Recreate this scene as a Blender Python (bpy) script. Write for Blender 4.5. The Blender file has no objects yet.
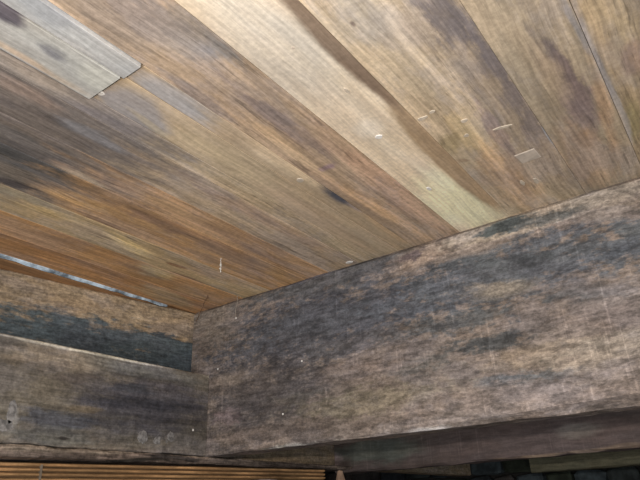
import bpy, bmesh, math, random
from mathutils import Vector, Matrix, noise

# ------------------------------------------------------------------ units
S = 0.4            # one unit of the survey below = height of the boards above the camera = 0.4 m
CLAY = False

# ------------------------------------------------------------------ camera
scene = bpy.context.scene
RIGHT = Vector((0.80716404, 0.58910294, -0.03799912))
UP = Vector((0.2787383, -0.32359096, 0.90420897))
FWD = Vector((-0.52037599, 0.74043677, 0.42539654))
cam_data = bpy.data.cameras.new('camera')
cam_data.sensor_width = 36.0
cam_data.lens = 580.7 * 36.0 / 640.0
cam_data.clip_start = 0.01
cam = bpy.data.objects.new('camera', cam_data)
scene.collection.objects.link(cam)
cam.matrix_world = Matrix((
    (RIGHT.x, UP.x, -FWD.x, 0), (RIGHT.y, UP.y, -FWD.y, 0), (RIGHT.z, UP.z, -FWD.z, 0), (0, 0, 0, 1)))
scene.camera = cam

# ------------------------------------------------------------------ light
world = bpy.data.worlds.new('world'); scene.world = world
world.use_nodes = True
bg = world.node_tree.nodes['Background']
bg.inputs['Color'].default_value = (0.80, 0.90, 1.0, 1)
bg.inputs['Strength'].default_value = 0.48

flash = bpy.data.lights.new('camera_flash', 'POINT')      # the camera's own flash, just above the lens
flash.energy = 14.0
flash.color = (1.0, 0.90, 0.80)
flash.shadow_soft_size = 0.006
fo = bpy.data.objects.new('camera_flash', flash); scene.collection.objects.link(fo)
fo.location = (0.0, -0.01, 0.13 * S)

fill = bpy.data.lights.new('added_fill', 'AREA')     # added soft fill light behind the camera; no source in view
fill.energy = 13.0
fill.color = (1.0, 0.97, 0.93)
fill.shape = 'RECTANGLE'; fill.size = 0.8; fill.size_y = 0.8
do = bpy.data.objects.new('added_fill', fill); scene.collection.objects.link(do)
do.location = (0.1, -0.75, -0.28)
do.rotation_euler = (Vector((-0.40, 0.60, 0.30)) - do.location).to_track_quat('-Z', 'Y').to_euler()

vs = scene.view_settings
vs.view_transform = 'Standard'; vs.look = 'None'; vs.gamma = 1.0; vs.use_curve_mapping = False
vs.exposure = 0.06

# ------------------------------------------------------------------ helpers
COL = scene.collection
rnd = random.Random(7)

def link(name, bm, mat, parent=None, smooth=False):
    me = bpy.data.meshes.new(name)
    bm.to_mesh(me); bm.free()
    o = bpy.data.objects.new(name, me); COL.objects.link(o)
    if mat: me.materials.append(mat)
    if smooth:
        for p in me.polygons: p.use_smooth = True
    if parent: o.parent = parent
    return o

def rebase(o, loc):
    """put the origin at loc (m) without moving the mesh"""
    loc = Vector(loc)
    o.data.transform(Matrix.Translation(-loc)); o.location = loc
    return o

def tag(o, label=None, cat=None, group=None, kind=None):
    for k, v in (('label', label), ('category', cat), ('group', group), ('kind', kind)):
        if v: o[k] = v
    return o

def empty(name, loc):
    o = bpy.data.objects.new(name, None); COL.objects.link(o); o.location = loc
    o.empty_display_size = 0.02
    return o

def part(name, bm, mat, parent, smooth=False):
    o = link(name, bm, mat, None, smooth)
    o.parent = parent
    if parent.location.length > 0:
        o.data.transform(Matrix.Translation(-parent.location))
    return o

def n1(*a):
    return noise.noise(Vector(a))

def timber(p0, p1, w, h, side, n=40, bev=0.008, wear=0.004, wear_low=None, seed=0.0, bow=0.0, bev_low=None):
    """Sawn timber running p0 -> p1 along its lower front edge (survey units). w = thickness going away along
    `side`, h = height upwards. Rings of eight points, arrises worn unevenly."""
    p0, p1, side = Vector(p0), Vector(p1), Vector(side).normalized()
    up = Vector((0, 0, 1)); d = p1 - p0
    if wear_low is None: wear_low = wear
    bm = bmesh.new(); rings = []
    for i in range(n + 1):
        t = i / n; c = p0 + d * t; L = d.length * t
        hh = h(t) if callable(h) else h
        r = []
        def P(a, b, wr, k):
            ja = n1(L * 9, k * 3.1, seed) * wr + n1(L * 31, k * 5.1, seed + 4) * wr * .6
            jb = n1(L * 7, k * 2.3, seed + 9) * wr + n1(L * 37, k * 1.1, seed + 2) * wr * .6
            q = c + side * (a + ja + bow * math.sin(t * math.pi)) + up * (b + jb)
            r.append(bm.verts.new(q * S))
        bl = bev_low(t) if bev_low else bev
        P(0, bl, wear_low, 1); P(bl * 1.4, 0, wear_low, 2); P(w - bev, 0, wear_low, 3); P(w, bev, wear_low, 4)
        P(w, hh - bev, wear, 5); P(w - bev, hh, wear, 6); P(bev, hh, wear, 7); P(0, hh - bev, wear, 8)
        rings.append(r)
    for a, b in zip(rings, rings[1:]):
        for k in range(8):
            bm.faces.new((a[k], a[(k + 1) % 8], b[(k + 1) % 8], b[k]))
    bm.faces.new(rings[0][::-1]); bm.faces.new(rings[-1])
    bmesh.ops.recalc_face_normals(bm, faces=bm.faces)
    return bm

# ------------------------------------------------------------------ materials
def newmat(name, rough=0.8, spec=0.25):
    m = bpy.data.materials.new(name); m.use_nodes = True
    nt = m.node_tree
    b = nt.nodes['Principled BSDF']
    b.inputs['Roughness'].default_value = rough
    b.inputs['Specular IOR Level'].default_value = spec
    return m, nt, b

class NB:
    """small node-building helper"""
    def __init__(s, nt): s.nt = nt; s.N = nt.nodes; s.L = nt.links
    def put(s, sock, v):
        if hasattr(v, 'is_output'): s.L.new(v, sock)
        elif isinstance(v, (tuple, list)) and len(v) == 3 and sock.type == 'RGBA': sock.default_value = (*v, 1)
        else: sock.default_value = v
    def math(s, op, a, b=0.0, c=None, clamp=False):
        n = s.N.new('ShaderNodeMath'); n.operation = op; n.use_clamp = clamp
        s.put(n.inputs[0], a); s.put(n.inputs[1], b)
        if c is not None: s.put(n.inputs[2], c)
        return n.outputs[0]
    def vmath(s, op, a, b=None, sc=None):
        n = s.N.new('ShaderNodeVectorMath'); n.operation = op
        s.put(n.inputs[0], a)
        if b is not None: s.put(n.inputs[1], b)
        if sc is not None: s.put(n.inputs['Scale'], sc)
        return n.outputs['Value'] if op in ('LENGTH', 'DOT_PRODUCT') else n.outputs[0]
    def noise(s, v, scale, detail=3.0, rough=0.55, dist=0.0):
        n = s.N.new('ShaderNodeTexNoise'); s.put(n.inputs['Vector'], v)
        n.inputs['Scale'].default_value = scale; n.inputs['Detail'].default_value = detail
        n.inputs['Roughness'].default_value = rough; n.inputs['Distortion'].default_value = dist
        return n.outputs[0]
    def ramp(s, x, a, b, lo=0.0, hi=1.0, smooth=True):
        n = s.N.new('ShaderNodeMapRange')
        n.interpolation_type = 'SMOOTHSTEP' if smooth else 'LINEAR'
        s.put(n.inputs[0], x)
        for i, q in enumerate((a, b, lo, hi)): n.inputs[i + 1].default_value = q
        return n.outputs[0]
    def mix(s, f, a, b, mode='MIX'):
        n = s.N.new('ShaderNodeMix'); n.data_type = 'RGBA'; n.blend_type = mode
        s.put(n.inputs[0], f); s.put(n.inputs[6], a); s.put(n.inputs[7], b)
        return n.outputs[2]
    def scale3(s, x):
        n = s.N.new('ShaderNodeCombineColor')
        for i in range(3): s.put(n.inputs[i], x)
        return n.outputs[0]

def blob_group():
    g = bpy.data.node_groups.new('stain_shade_blob', 'ShaderNodeTree')
    for nm, ty in (('Vector', 'NodeSocketVector'), ('Centre', 'NodeSocketVector'), ('Axis', 'NodeSocketVector'),
                   ('Half Length', 'NodeSocketFloat'), ('Half Width', 'NodeSocketFloat'),
                   ('Softness', 'NodeSocketFloat'), ('Ragged', 'NodeSocketFloat')):
        g.interface.new_socket(nm, in_out='INPUT', socket_type=ty)
    g.interface.new_socket('Mask', in_out='OUTPUT', socket_type='NodeSocketFloat')
    b = NB(g); i = b.N.new('NodeGroupInput').outputs; o = b.N.new('NodeGroupOutput')
    d = b.vmath('SUBTRACT', i['Vector'], i['Centre'])
    al = b.vmath('DOT_PRODUCT', d, i['Axis'])
    per = b.math('SQRT', b.math('MAXIMUM', b.math('SUBTRACT', b.vmath('DOT_PRODUCT', d, d), b.math('MULTIPLY', al, al)), 0.0))
    u = b.math('DIVIDE', al, i['Half Length']); v = b.math('DIVIDE', per, i['Half Width'])
    r = b.math('SQRT', b.math('ADD', b.math('MULTIPLY', u, u), b.math('MULTIPLY', v, v)))
    x = b.math('ADD', b.math('SUBTRACT', 1.0, r), i['Ragged'])
    x = b.math('ADD', b.math('DIVIDE', x, i['Softness']), 0.5, clamp=True)
    x = b.math('MULTIPLY', b.math('MULTIPLY', x, x), b.math('SUBTRACT', 3.0, b.math('MULTIPLY', x, 2.0)))
    b.L.new(x, o.inputs[0])
    return g
BLOB = blob_group()

def wood(name, base, along='y', blobs=(), streak=0.25, fine=0.22, blotch=0.12, saw=0.0, grime=0.0,
         seed=0.0, rough=0.78, bump=0.25, flecks=0.0, speck=0.0, mottle=0.0, ragscale=14.0, ragamp=2.2, tint=(0.55, 0.50, 0.47)):
    """Sawn timber. Grain runs along the named axis. blobs: (centre, axis, half length, half width, colour,
    strength, softness, raggedness) in survey units: stains, sapwood and mould, plus some painted shade and highlights."""
    m, nt, bsdf = newmat(name, rough)
    b = NB(nt)
    if CLAY:
        bsdf.inputs['Base Color'].default_value = (.30, .25, .20, 1)
        return m
    pos = b.N.new('ShaderNodeNewGeometry').outputs['Position']
    P = b.vmath('SCALE', pos, sc=1.0 / S)
    Pn = b.vmath('ADD', P, (seed * 3.17, seed * 1.31, seed * 2.3))
    if along == 'y': st1, st2, st3, ws = (26, 1.3, 26), (110, 5, 110), (5, 1.0, 5), (1, .3, 1)
    else:            st1, st2, st3, ws = (1.5, 20, 17), (7, 70, 75), (1.8, 5, 6), (.45, 1, 1)
    warp = b.vmath('SCALE', b.vmath('SUBTRACT', noise_color(b, Pn, 2.0), (.5, .5, .5)), sc=0.05)
    Pw = b.vmath('ADD', Pn, warp)
    s1 = b.noise(b.vmath('MULTIPLY', Pw, st1), 1.0, 4, .6)
    s2 = b.noise(b.vmath('MULTIPLY', Pw, st2), 1.0, 3, .6)
    s3 = b.noise(b.vmath('MULTIPLY', Pw, st3), 1.0, 3, .55)
    sp = b.noise(Pn, 75.0, 3, .7)
    rag = b.math('ADD', b.math('MULTIPLY', b.math('SUBTRACT', b.noise(b.vmath('MULTIPLY', Pw, ws), ragscale, 6, .68), .5), ragamp),
                 b.math('MULTIPLY', b.math('SUBTRACT', s1, .5), 1.4))
    wd = b.vmath('SCALE', b.vmath('SUBTRACT', noise_color(b, b.vmath('MULTIPLY', Pn, ws), 6.0), (.5, .5, .5)), sc=0.07)
    Pb = b.vmath('ADD', P, wd)
    col = b.mix(0.0, base, base)
    for (c, ax, hl, hw, rgb, stg, soft, rg) in blobs:
        n = b.N.new('ShaderNodeGroup'); n.node_tree = BLOB
        b.L.new(Pb, n.inputs['Vector'])
        n.inputs['Centre'].default_value = c; n.inputs['Axis'].default_value = ax
        n.inputs['Half Length'].default_value = hl; n.inputs['Half Width'].default_value = hw
        n.inputs['Softness'].default_value = soft
        b.L.new(b.math('MULTIPLY', rag, rg), n.inputs['Ragged'])
        col = b.mix(b.math('MULTIPLY', n.outputs[0], stg), col, tuple(rgb))
    # grain: multiply around one
    g = b.ramp(s1, .32, .68, 1 - streak, 1 + streak)
    g = b.math('MULTIPLY', g, b.ramp(s2, .30, .70, 1 - fine, 1 + fine))
    g = b.math('MULTIPLY', g, b.ramp(s3, .30, .70, 1 - blotch, 1 + blotch))
    g = b.math('MULTIPLY', g, b.ramp(sp, .25, .75, 1 - fine * .5, 1 + fine * .5))
    if flecks:                                           # short dark pores and streaks along the grain
        fv = (80, 6, 80) if along == 'y' else (9, 85, 85)
        fl = b.noise(b.vmath('MULTIPLY', b.vmath('ADD', Pw, (7.7, 3.1, 1.9)), fv), 1.0, 4, .65)
        zone = b.ramp(b.noise(b.vmath('MULTIPLY', Pw, ws), 6.0, 2, .5), .38, .62, .35, 1.0)
        g = b.math('MULTIPLY', g, b.math('SUBTRACT', 1.0, b.math('MULTIPLY', b.math('MULTIPLY', b.ramp(fl, .54, .66, 0, 1), zone), flecks)))
    if speck:                                            # fine speckle of mould and raised fibre
        k3 = b.noise(b.vmath('MULTIPLY', Pn, (1.0, 1.0, 1.5)), 62.0, 3, .75)
        g = b.math('MULTIPLY', g, b.ramp(k3, .34, .66, 1 - speck, 1 + speck))
    relief = b.math('ADD', s2, b.math('MULTIPLY', s1, .7))
    if grime:                                            # speckled mould in the saw marks
        gm = b.noise(b.vmath('MULTIPLY', Pw, (3.0, 6, 8.0)), 3.6, 7, .78)
        g = b.math('MULTIPLY', g, b.ramp(gm, .36, .62, 1 - grime, 1 + grime * .35))
    if saw:                                              # upright saw kerfs across the grain
        sv = (70, 70, 3.2)
        k = b.noise(b.vmath('MULTIPLY', b.vmath('ADD', Pn, b.vmath('SCALE', warp, sc=.3)), sv), 1.0, 2, .6)
        k2 = b.noise(b.vmath('MULTIPLY', Pn, (4, 4, 3)), 1.0, 2, .5)
        amt = b.ramp(k2, .42, .60, .1, 1.0)
        kk = b.math('MULTIPLY', b.ramp(k, .56, .70, 0, 1), amt)
        g = b.math('MULTIPLY', g, b.math('ADD', 1 - saw * .22, b.math('MULTIPLY', kk, saw)))
        relief = b.math('ADD', relief, b.math('MULTIPLY', k, .8))
    col = b.mix(1.0, col, b.scale3(g), 'MULTIPLY')
    hue = b.ramp(b.noise(b.vmath('MULTIPLY', Pw, st3), 2.3, 2, .5), .35, .65, 0, 1)
    col = b.mix(b.math('MULTIPLY', hue, .4), col, b.mix(1.0, col, (1.08, .98, .88), 'MULTIPLY'))
    if mottle:                                           # weathered greyish violet patches between the warm ones
        mt = b.noise(b.vmath('MULTIPLY', b.vmath('ADD', Pw, (2.2, 9.1, 4.4)), ws), 9.0, 5, .66)
        grey = b.mix(1.0, col, (.93, .96, 1.12), 'MULTIPLY')
        bw = b.N.new('ShaderNodeRGBToBW'); b.L.new(col, bw.inputs[0])
        grey = b.mix(.45, grey, b.mix(1.0, b.scale3(bw.outputs[0]), (.98, .94, .98), 'MULTIPLY'))
        col = b.mix(b.math('MULTIPLY', b.ramp(mt, .44, .60, 0, 1), mottle), col, grey)
    b.L.new(col, bsdf.inputs['Base Color'])
    bp = b.N.new('ShaderNodeBump'); bp.inputs['Strength'].default_value = bump
    bp.inputs['Distance'].default_value = 0.0012
    b.L.new(relief, bp.inputs['Height']); b.L.new(bp.outputs[0], bsdf.inputs['Normal'])
    return m

def noise_color(b, v, scale):
    n = b.N.new('ShaderNodeTexNoise'); b.put(n.inputs['Vector'], v)
    n.inputs['Scale'].default_value = scale; n.inputs['Detail'].default_value = 2
    return n.outputs['Color']

def plain(name, rgb, rough=0.7, var=0.25, scale=40.0, emit=None):
    m, nt, bsdf = newmat(name, rough); b = NB(nt)
    pos = b.N.new('ShaderNodeNewGeometry').outputs['Position']
    n = b.noise(b.vmath('SCALE', pos, sc=1.0 / S), scale, 4, .6)
    g = b.ramp(n, .3, .7, 1 - var, 1 + var)
    b.L.new(b.mix(1.0, rgb, b.scale3(g), 'MULTIPLY'), bsdf.inputs['Base Color'])
    return m

BOARDS = []
BOARDS.append({'xa': (0.32, 0.32), 'xb': (0.52, 0.52), 'base': (0.4018, 0.3218, 0.2246), 'runs': [(-1.6, 7.4, 0)], 'blobs': [], 'kw': {'streak': 0.2, 'fine': 0.18, 'blotch': 0.13, 'flecks': 0.38, 'speck': 0.1, 'mottle': 0.5, 'bump': 0.4, 'ragscale': 24.0, 'ragamp': 3.0}, 'gap': 0.0004})
BOARDS.append({'xa': (0.12, 0.12), 'xb': (0.32, 0.32), 'base': (0.4137, 0.3323, 0.2246), 'runs': [(-1.6, 7.4, 0)], 'blobs': [], 'kw': {'streak': 0.2, 'fine': 0.18, 'blotch': 0.13, 'flecks': 0.38, 'speck': 0.1, 'mottle': 0.5, 'bump': 0.4, 'ragscale': 24.0, 'ragamp': 3.0}, 'gap': 0.0004})
BOARDS.append({'xa': (-0.075, -0.075), 'xb': (0.12, 0.12), 'base': (0.3806, 0.3055, 0.2063), 'runs': [(-1.6, 7.4, 0)], 'blobs': [((-0.045, 1.683, 1.0), (-0.038, 0.999, 0.0), 0.119, 0.03, (0.3209, 0.2755, 0.156), 0.9, 0.9, 0.6), ((0.015, 1.388, 1.0), (-0.094, 0.996, 0.0), 0.062, 0.03, (0.3199, 0.2323, 0.1768), 0.9, 0.9, 0.6), ((-0.07, 1.479, 1.0), (0.001, 1.0, 0.0), 0.377, 0.012, (0.3465, 0.332, 0.3292), 0.8, 0.9, 0.6), ((-0.036, 1.339, 1.0), (0.049, 0.999, 0.0), 0.182, 0.02, (0.4164, 0.3258, 0.2216), 0.6, 0.9, 0.6)], 'kw': {'streak': 0.2, 'fine': 0.18, 'blotch': 0.13, 'flecks': 0.38, 'speck': 0.1, 'mottle': 0.5, 'bump': 0.4, 'ragscale': 24.0, 'ragamp': 3.0}, 'gap': 0.0004})
BOARDS.append({'xa': (-0.268, -0.268), 'xb': (-0.075, -0.075), 'base': (0.3706, 0.3145, 0.239), 'runs': [(-1.6, 7.4, 0)], 'blobs': [((-0.164, 1.365, 1.0), (0.112, 0.994, 0.0), 0.205, 0.035, (0.1788, 0.1482, 0.1453), 1, 0.7, 0.9), ((-0.149, 1.506, 1.0), (0.038, 0.999, 0.0), 0.187, 0.045, (0.236, 0.1908, 0.188), 0.9, 0.8, 0.9), ((-0.1, 1.568, 1.0), (-0.055, 0.998, 0.0), 0.323, 0.02, (0.4663, 0.3292, 0.217), 0.7, 0.9, 0.6), ((-0.083, 1.246, 1.0), (0.03, 1.0, 0.0), 0.158, 0.012, (0.2657, 0.2577, 0.2642), 0.9, 0.9, 0.6), ((-0.222, 1.803, 1.0), (0.042, 0.999, 0.0), 0.215, 0.1, (0.4451, 0.3299, 0.2316), 0.8, 0.9, 0.6), ((-0.201, 1.24, 1.0), (0.091, 0.996, 0.0), 0.182, 0.03, (0.4766, 0.3932, 0.289), 0.7, 0.9, 0.6), ((-0.191, 1.688, 1.0), (0.064, 0.998, 0.0), 0.072, 0.03, (0.3134, 0.211, 0.1292), 0.7, 0.9, 0.6)], 'kw': {'streak': 0.2, 'fine': 0.18, 'blotch': 0.13, 'flecks': 0.38, 'speck': 0.1, 'mottle': 0.5, 'bump': 0.4, 'ragscale': 24.0, 'ragamp': 3.0}, 'gap': 0.0004})
BOARDS.append({'xa': (-0.545, -0.545), 'xb': (-0.268, -0.268), 'base': (0.4902, 0.4083, 0.2991), 'runs': [(-1.6, 7.4, 0)], 'blobs': [((-0.478, 0.857, 1.0), (0.145, 0.989, 0.0), 0.085, 0.07, (0.3848, 0.3463, 0.2862), 0.8, 0.9, 0.6), ((-0.321, 1.26, 1.0), (-0.039, 0.999, 0.0), 0.377, 0.05, (0.3382, 0.2878, 0.2334), 0.9, 0.7, 0.8), ((-0.316, 0.968, 1.0), (0.065, 0.998, 0.0), 0.132, 0.04, (0.1717, 0.1575, 0.162), 0.9, 0.9, 0.9), ((-0.298, 1.181, 1.0), (0.06, 0.998, 0.0), 0.214, 0.024, (0.1775, 0.1648, 0.1794), 0.9, 0.9, 0.9), ((-0.291, 1.51, 1.0), (0.015, 1.0, 0.0), 0.279, 0.03, (0.2565, 0.2264, 0.2236), 0.9, 0.9, 0.9), ((-0.386, 1.524, 1.0), (-0.024, 1.0, 0.0), 0.18, 0.02, (0.31, 0.2466, 0.2256), 0.8, 0.7, 1.1), ((-0.267, 1.447, 1.0), (0.004, 1.0, 0.0), 0.483, 0.006, (0.2874, 0.3382, 0.4205), 0.9, 0.8, 0.4), ((-0.301, 1.783, 1.0), (0.026, 1.0, 0.0), 0.191, 0.06, (0.4742, 0.3806, 0.2846), 0.8, 0.9, 0.6), ((-0.475, 1.432, 1.0), (-0.036, 0.999, 0.0), 0.159, 0.035, (0.6071, 0.4871, 0.3032), 0.8, 0.7, 0.9), ((-0.457, 1.77, 1.0), (0.01, 1.0, 0.0), 0.234, 0.08, (0.5424, 0.3858, 0.2448), 0.8, 0.9, 0.6), ((-0.504, 1.426, 1.0), (-0.257, 0.966, 0.0), 0.062, 0.03, (0.3201, 0.2659, 0.1601), 0.7, 0.8, 1), ((-0.519, 1.56, 1.0), (0.772, 0.636, 0.0), 0.033, 0.012, (0.282, 0.2064, 0.1474), 0.6, 0.6, 1.2), ((-0.39, 1.004, 1.0), (0.086, 0.996, 0.0), 0.088, 0.02, (0.3259, 0.2721, 0.2091), 0.7, 0.9, 0.6), ((-0.427, 1.821, 1.0), (0.102, 0.995, 0.0), 0.119, 0.018, (0.3911, 0.2947, 0.224), 0.7, 0.9, 0.6), ((-0.502, 0.863, 1.0), (0.184, 0.983, 0.0), 0.011, 0.006, (0.1341, 0.103, 0.0924), 0.9, 0.9, 0.6)], 'kw': {'streak': 0.2, 'fine': 0.18, 'blotch': 0.13, 'flecks': 0.38, 'speck': 0.1, 'mottle': 0.5, 'bump': 0.4, 'ragscale': 24.0, 'ragamp': 3.0}, 'gap': 0.0004})
BOARDS.append({'xa': (-0.753, -0.753), 'xb': (-0.545, -0.545), 'base': (0.7572, 0.6539, 0.5064), 'runs': [(-1.6, 7.4, 0)], 'blobs': [((-0.671, 0.797, 1.0), (-0.001, 1.0, 0.0), 0.232, 0.09, (0.588, 0.5642, 0.5063), 0.8, 0.9, 0.3), ((-0.647, 1.833, 1.0), (0.063, 0.998, 0.0), 0.234, 0.12, (0.85, 0.85, 0.6131), 0.9, 0.9, 0.6), ((-0.549, 0.886, 1.0), (0.004, 1.0, 0.0), 0.371, 0.044, (0.1988, 0.1533, 0.1142), 1, 0.4, 0.22), ((-0.556, 1.556, 1.0), (0.002, 1.0, 0.0), 0.434, 0.055, (0.4125, 0.3138, 0.2094), 1, 0.4, 0.22), ((-0.567, 1.07, 1.0), (0.074, 0.997, 0.0), 0.133, 0.022, (0.2001, 0.1438, 0.1026), 0.7, 0.8, 0.6), ((-0.67, 1.216, 1.0), (-0.05, 0.999, 0.0), 0.045, 0.05, (0.85, 0.7854, 0.6764), 0.6, 0.9, 0.6)], 'kw': {'streak': 0.11, 'fine': 0.12, 'blotch': 0.07, 'flecks': 0.16, 'speck': 0.08, 'mottle': 0.15, 'bump': 0.3}, 'gap': 0.0004, 'label': 'pale cream sapwood board with a brown strip along its right edge'})
BOARDS.append({'xa': (-0.962, -0.962), 'xb': (-0.753, -0.753), 'base': (0.4303, 0.3304, 0.2397), 'runs': [(-1.6, 7.4, 0)], 'blobs': [((-0.784, 0.657, 1.0), (0.063, 0.998, 0.0), 0.122, 0.05, (0.2546, 0.2594, 0.2743), 0.85, 1, 0.8), ((-0.815, 0.628, 1.0), (-0.028, 1.0, 0.0), 0.075, 0.07, (0.3298, 0.2773, 0.2227), 0.7, 0.9, 0.6), ((-0.841, 1.069, 1.0), (-0.053, 0.999, 0.0), 0.217, 0.03, (0.246, 0.1935, 0.1685), 0.9, 0.9, 1), ((-0.794, 1.579, 1.0), (-0.01, 1.0, 0.0), 0.382, 0.05, (0.5031, 0.3514, 0.2573), 0.8, 0.9, 0.6), ((-0.899, 1.124, 1.0), (-0.087, 0.996, 0.0), 0.261, 0.02, (0.5589, 0.423, 0.286), 0.8, 0.9, 0.9), ((-0.936, 1.458, 1.0), (0.051, 0.999, 0.0), 0.253, 0.03, (0.4173, 0.3144, 0.236), 0.8, 0.9, 0.6), ((-0.905, 1.675, 1.0), (0.058, 0.998, 0.0), 0.292, 0.03, (0.6592, 0.4609, 0.2862), 0.8, 0.9, 0.6), ((-0.881, 1.318, 1.0), (0.003, 1.0, 0.0), 0.019, 0.022, (0.2876, 0.2076, 0.2407), 0.9, 0.9, 0.6), ((-0.872, 0.514, 1.0), (0.055, 0.998, 0.0), 0.11, 0.1, (0.2927, 0.2439, 0.2072), 0.8, 0.9, 0.6), ((-0.94, 0.808, 1.0), (0.036, 0.999, 0.0), 0.118, 0.025, (0.2148, 0.1893, 0.1866), 0.7, 0.9, 1)], 'kw': {'streak': 0.2, 'fine': 0.18, 'blotch': 0.13, 'flecks': 0.38, 'speck': 0.1, 'mottle': 0.5, 'bump': 0.4, 'ragscale': 24.0, 'ragamp': 3.0}})
BOARDS.append({'xa': (-1.03, -1.03), 'xb': (-0.962, -0.962), 'base': (0.3908, 0.4093, 0.4248), 'runs': [(-1.6, 0.648, -0.01), (0.658, 7.4, 0)], 'blobs': [((-0.99, 0.53, 1.0), (-0.011, 1.0, 0.0), 0.079, 0.03, (0.4763, 0.4848, 0.4828), 0.6, 0.9, 0.6), ((-0.976, 0.41, 1.0), (0.072, 0.997, 0.0), 0.054, 0.03, (0.3006, 0.3189, 0.3445), 0.7, 0.9, 0.6)], 'kw': {'streak': 0.11, 'fine': 0.12, 'blotch': 0.07, 'flecks': 0.16, 'speck': 0.08, 'mottle': 0.15, 'bump': 0.3}, 'label': 'narrow light grey board ending short in a butt joint', 'alt': (0.457, 0.3641, 0.2545), 'alt_blobs': [((-0.998, 0.794, 1.0), (-0.01, 1.0, 0.0), 0.138, 0.05, (0.3484, 0.3547, 0.379), 0.9, 0.9, 0.6), ((-0.973, 1.233, 1.0), (0.038, 0.999, 0.0), 0.156, 0.04, (0.6913, 0.574, 0.4129), 0.8, 0.9, 0.6), ((-0.959, 1.505, 1.0), (-0.082, 0.997, 0.0), 0.078, 0.034, (0.0892, 0.0977, 0.1268), 1, 1.0, 0.9), ((-0.95, 1.622, 1.0), (0.13, 0.992, 0.0), 0.063, 0.02, (0.3161, 0.2677, 0.2541), 0.9, 0.9, 0.6), ((-1.248, 1.984, 1.0), (-0.017, 1.0, 0.0), 0.065, 0.04, (0.6893, 0.6733, 0.4869), 0.8, 0.9, 0.6), ((-0.937, 1.817, 1.0), (-0.034, 0.999, 0.0), 0.166, 0.05, (0.5455, 0.3925, 0.2428), 0.7, 0.9, 0.6)]})
BOARDS.append({'xa': (-1.16, -1.16), 'xb': (-1.03, -1.03), 'base': (0.4181, 0.4254, 0.4119), 'runs': [(-1.6, 0.64, -0.013), (0.652, 7.4, -0.001)], 'blobs': [((-1.071, 0.483, 1.0), (-0.08, 0.997, 0.0), 0.042, 0.022, (0.2036, 0.2073, 0.2262), 0.95, 0.7, 0.9), ((-1.131, 0.472, 1.0), (-0.015, 1.0, 0.0), 0.123, 0.014, (0.5006, 0.4059, 0.313), 0.8, 0.9, 0.6), ((-1.161, 0.493, 1.0), (0.01, 1.0, 0.0), 0.149, 0.022, (0.336, 0.3777, 0.4472), 0.9, 0.6, 0.4), ((-1.039, 0.348, 1.0), (-0.128, 0.992, 0.0), 0.058, 0.035, (0.1176, 0.11, 0.1323), 1, 0.6, 0.6), ((-1.065, 0.604, 1.0), (-0.015, 1.0, 0.0), 0.054, 0.04, (0.4754, 0.4839, 0.4451), 0.7, 0.9, 0.6)], 'kw': {'streak': 0.11, 'fine': 0.12, 'blotch': 0.07, 'flecks': 0.16, 'speck': 0.08, 'mottle': 0.15, 'bump': 0.3}, 'label': 'wider light grey board ending short in a butt joint', 'alt': (0.5079, 0.4141, 0.2918), 'alt_blobs': [((-1.133, 0.744, 1.0), (-0.031, 1.0, 0.0), 0.108, 0.09, (0.3229, 0.3134, 0.325), 0.95, 0.7, 0.5), ((-1.118, 1.104, 1.0), (0.031, 1.0, 0.0), 0.054, 0.012, (0.1659, 0.1268, 0.088), 0.9, 0.9, 0.6), ((-1.096, 1.061, 1.0), (-0.02, 1.0, 0.0), 0.175, 0.03, (0.5799, 0.4753, 0.3255), 0.7, 0.9, 0.6), ((-1.121, 1.598, 1.0), (-0.015, 1.0, 0.0), 0.291, 0.05, (0.5459, 0.4241, 0.3065), 0.7, 0.9, 0.6), ((-1.147, 0.8, 1.0), (-0.128, 0.992, 0.0), 0.067, 0.012, (0.4487, 0.3969, 0.2971), 0.6, 0.9, 0.6)]})
BOARDS.append({'xa': (-1.232, -1.232), 'xb': (-1.16, -1.16), 'base': (0.5508, 0.4493, 0.3142), 'runs': [(-1.6, 7.4, 0)], 'blobs': [((-1.196, 0.0, 1.0), (0.0, 1.0, 0.0), 1.0, 0.25, (0.2972, 0.2705, 0.2538), 0.97, 0.45, 0.3), ((-1.192, 0.502, 1.0), (0.015, 1.0, 0.0), 0.076, 0.02, (0.3507, 0.307, 0.2669), 0.6, 0.9, 0.6), ((-1.227, 0.709, 1.0), (0.06, 0.998, 0.0), 0.105, 0.025, (0.2465, 0.2252, 0.2295), 0.8, 0.9, 0.6), ((-1.236, 1.182, 1.0), (-0.011, 1.0, 0.0), 0.211, 0.02, (0.611, 0.4977, 0.3589), 0.6, 0.9, 0.6), ((-1.242, 1.682, 1.0), (-0.024, 1.0, 0.0), 0.237, 0.03, (0.516, 0.3959, 0.2701), 0.7, 0.9, 0.6)], 'kw': {'streak': 0.2, 'fine': 0.18, 'blotch': 0.13, 'flecks': 0.38, 'speck': 0.1, 'mottle': 0.5, 'bump': 0.4, 'ragscale': 24.0, 'ragamp': 3.0}})
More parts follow.
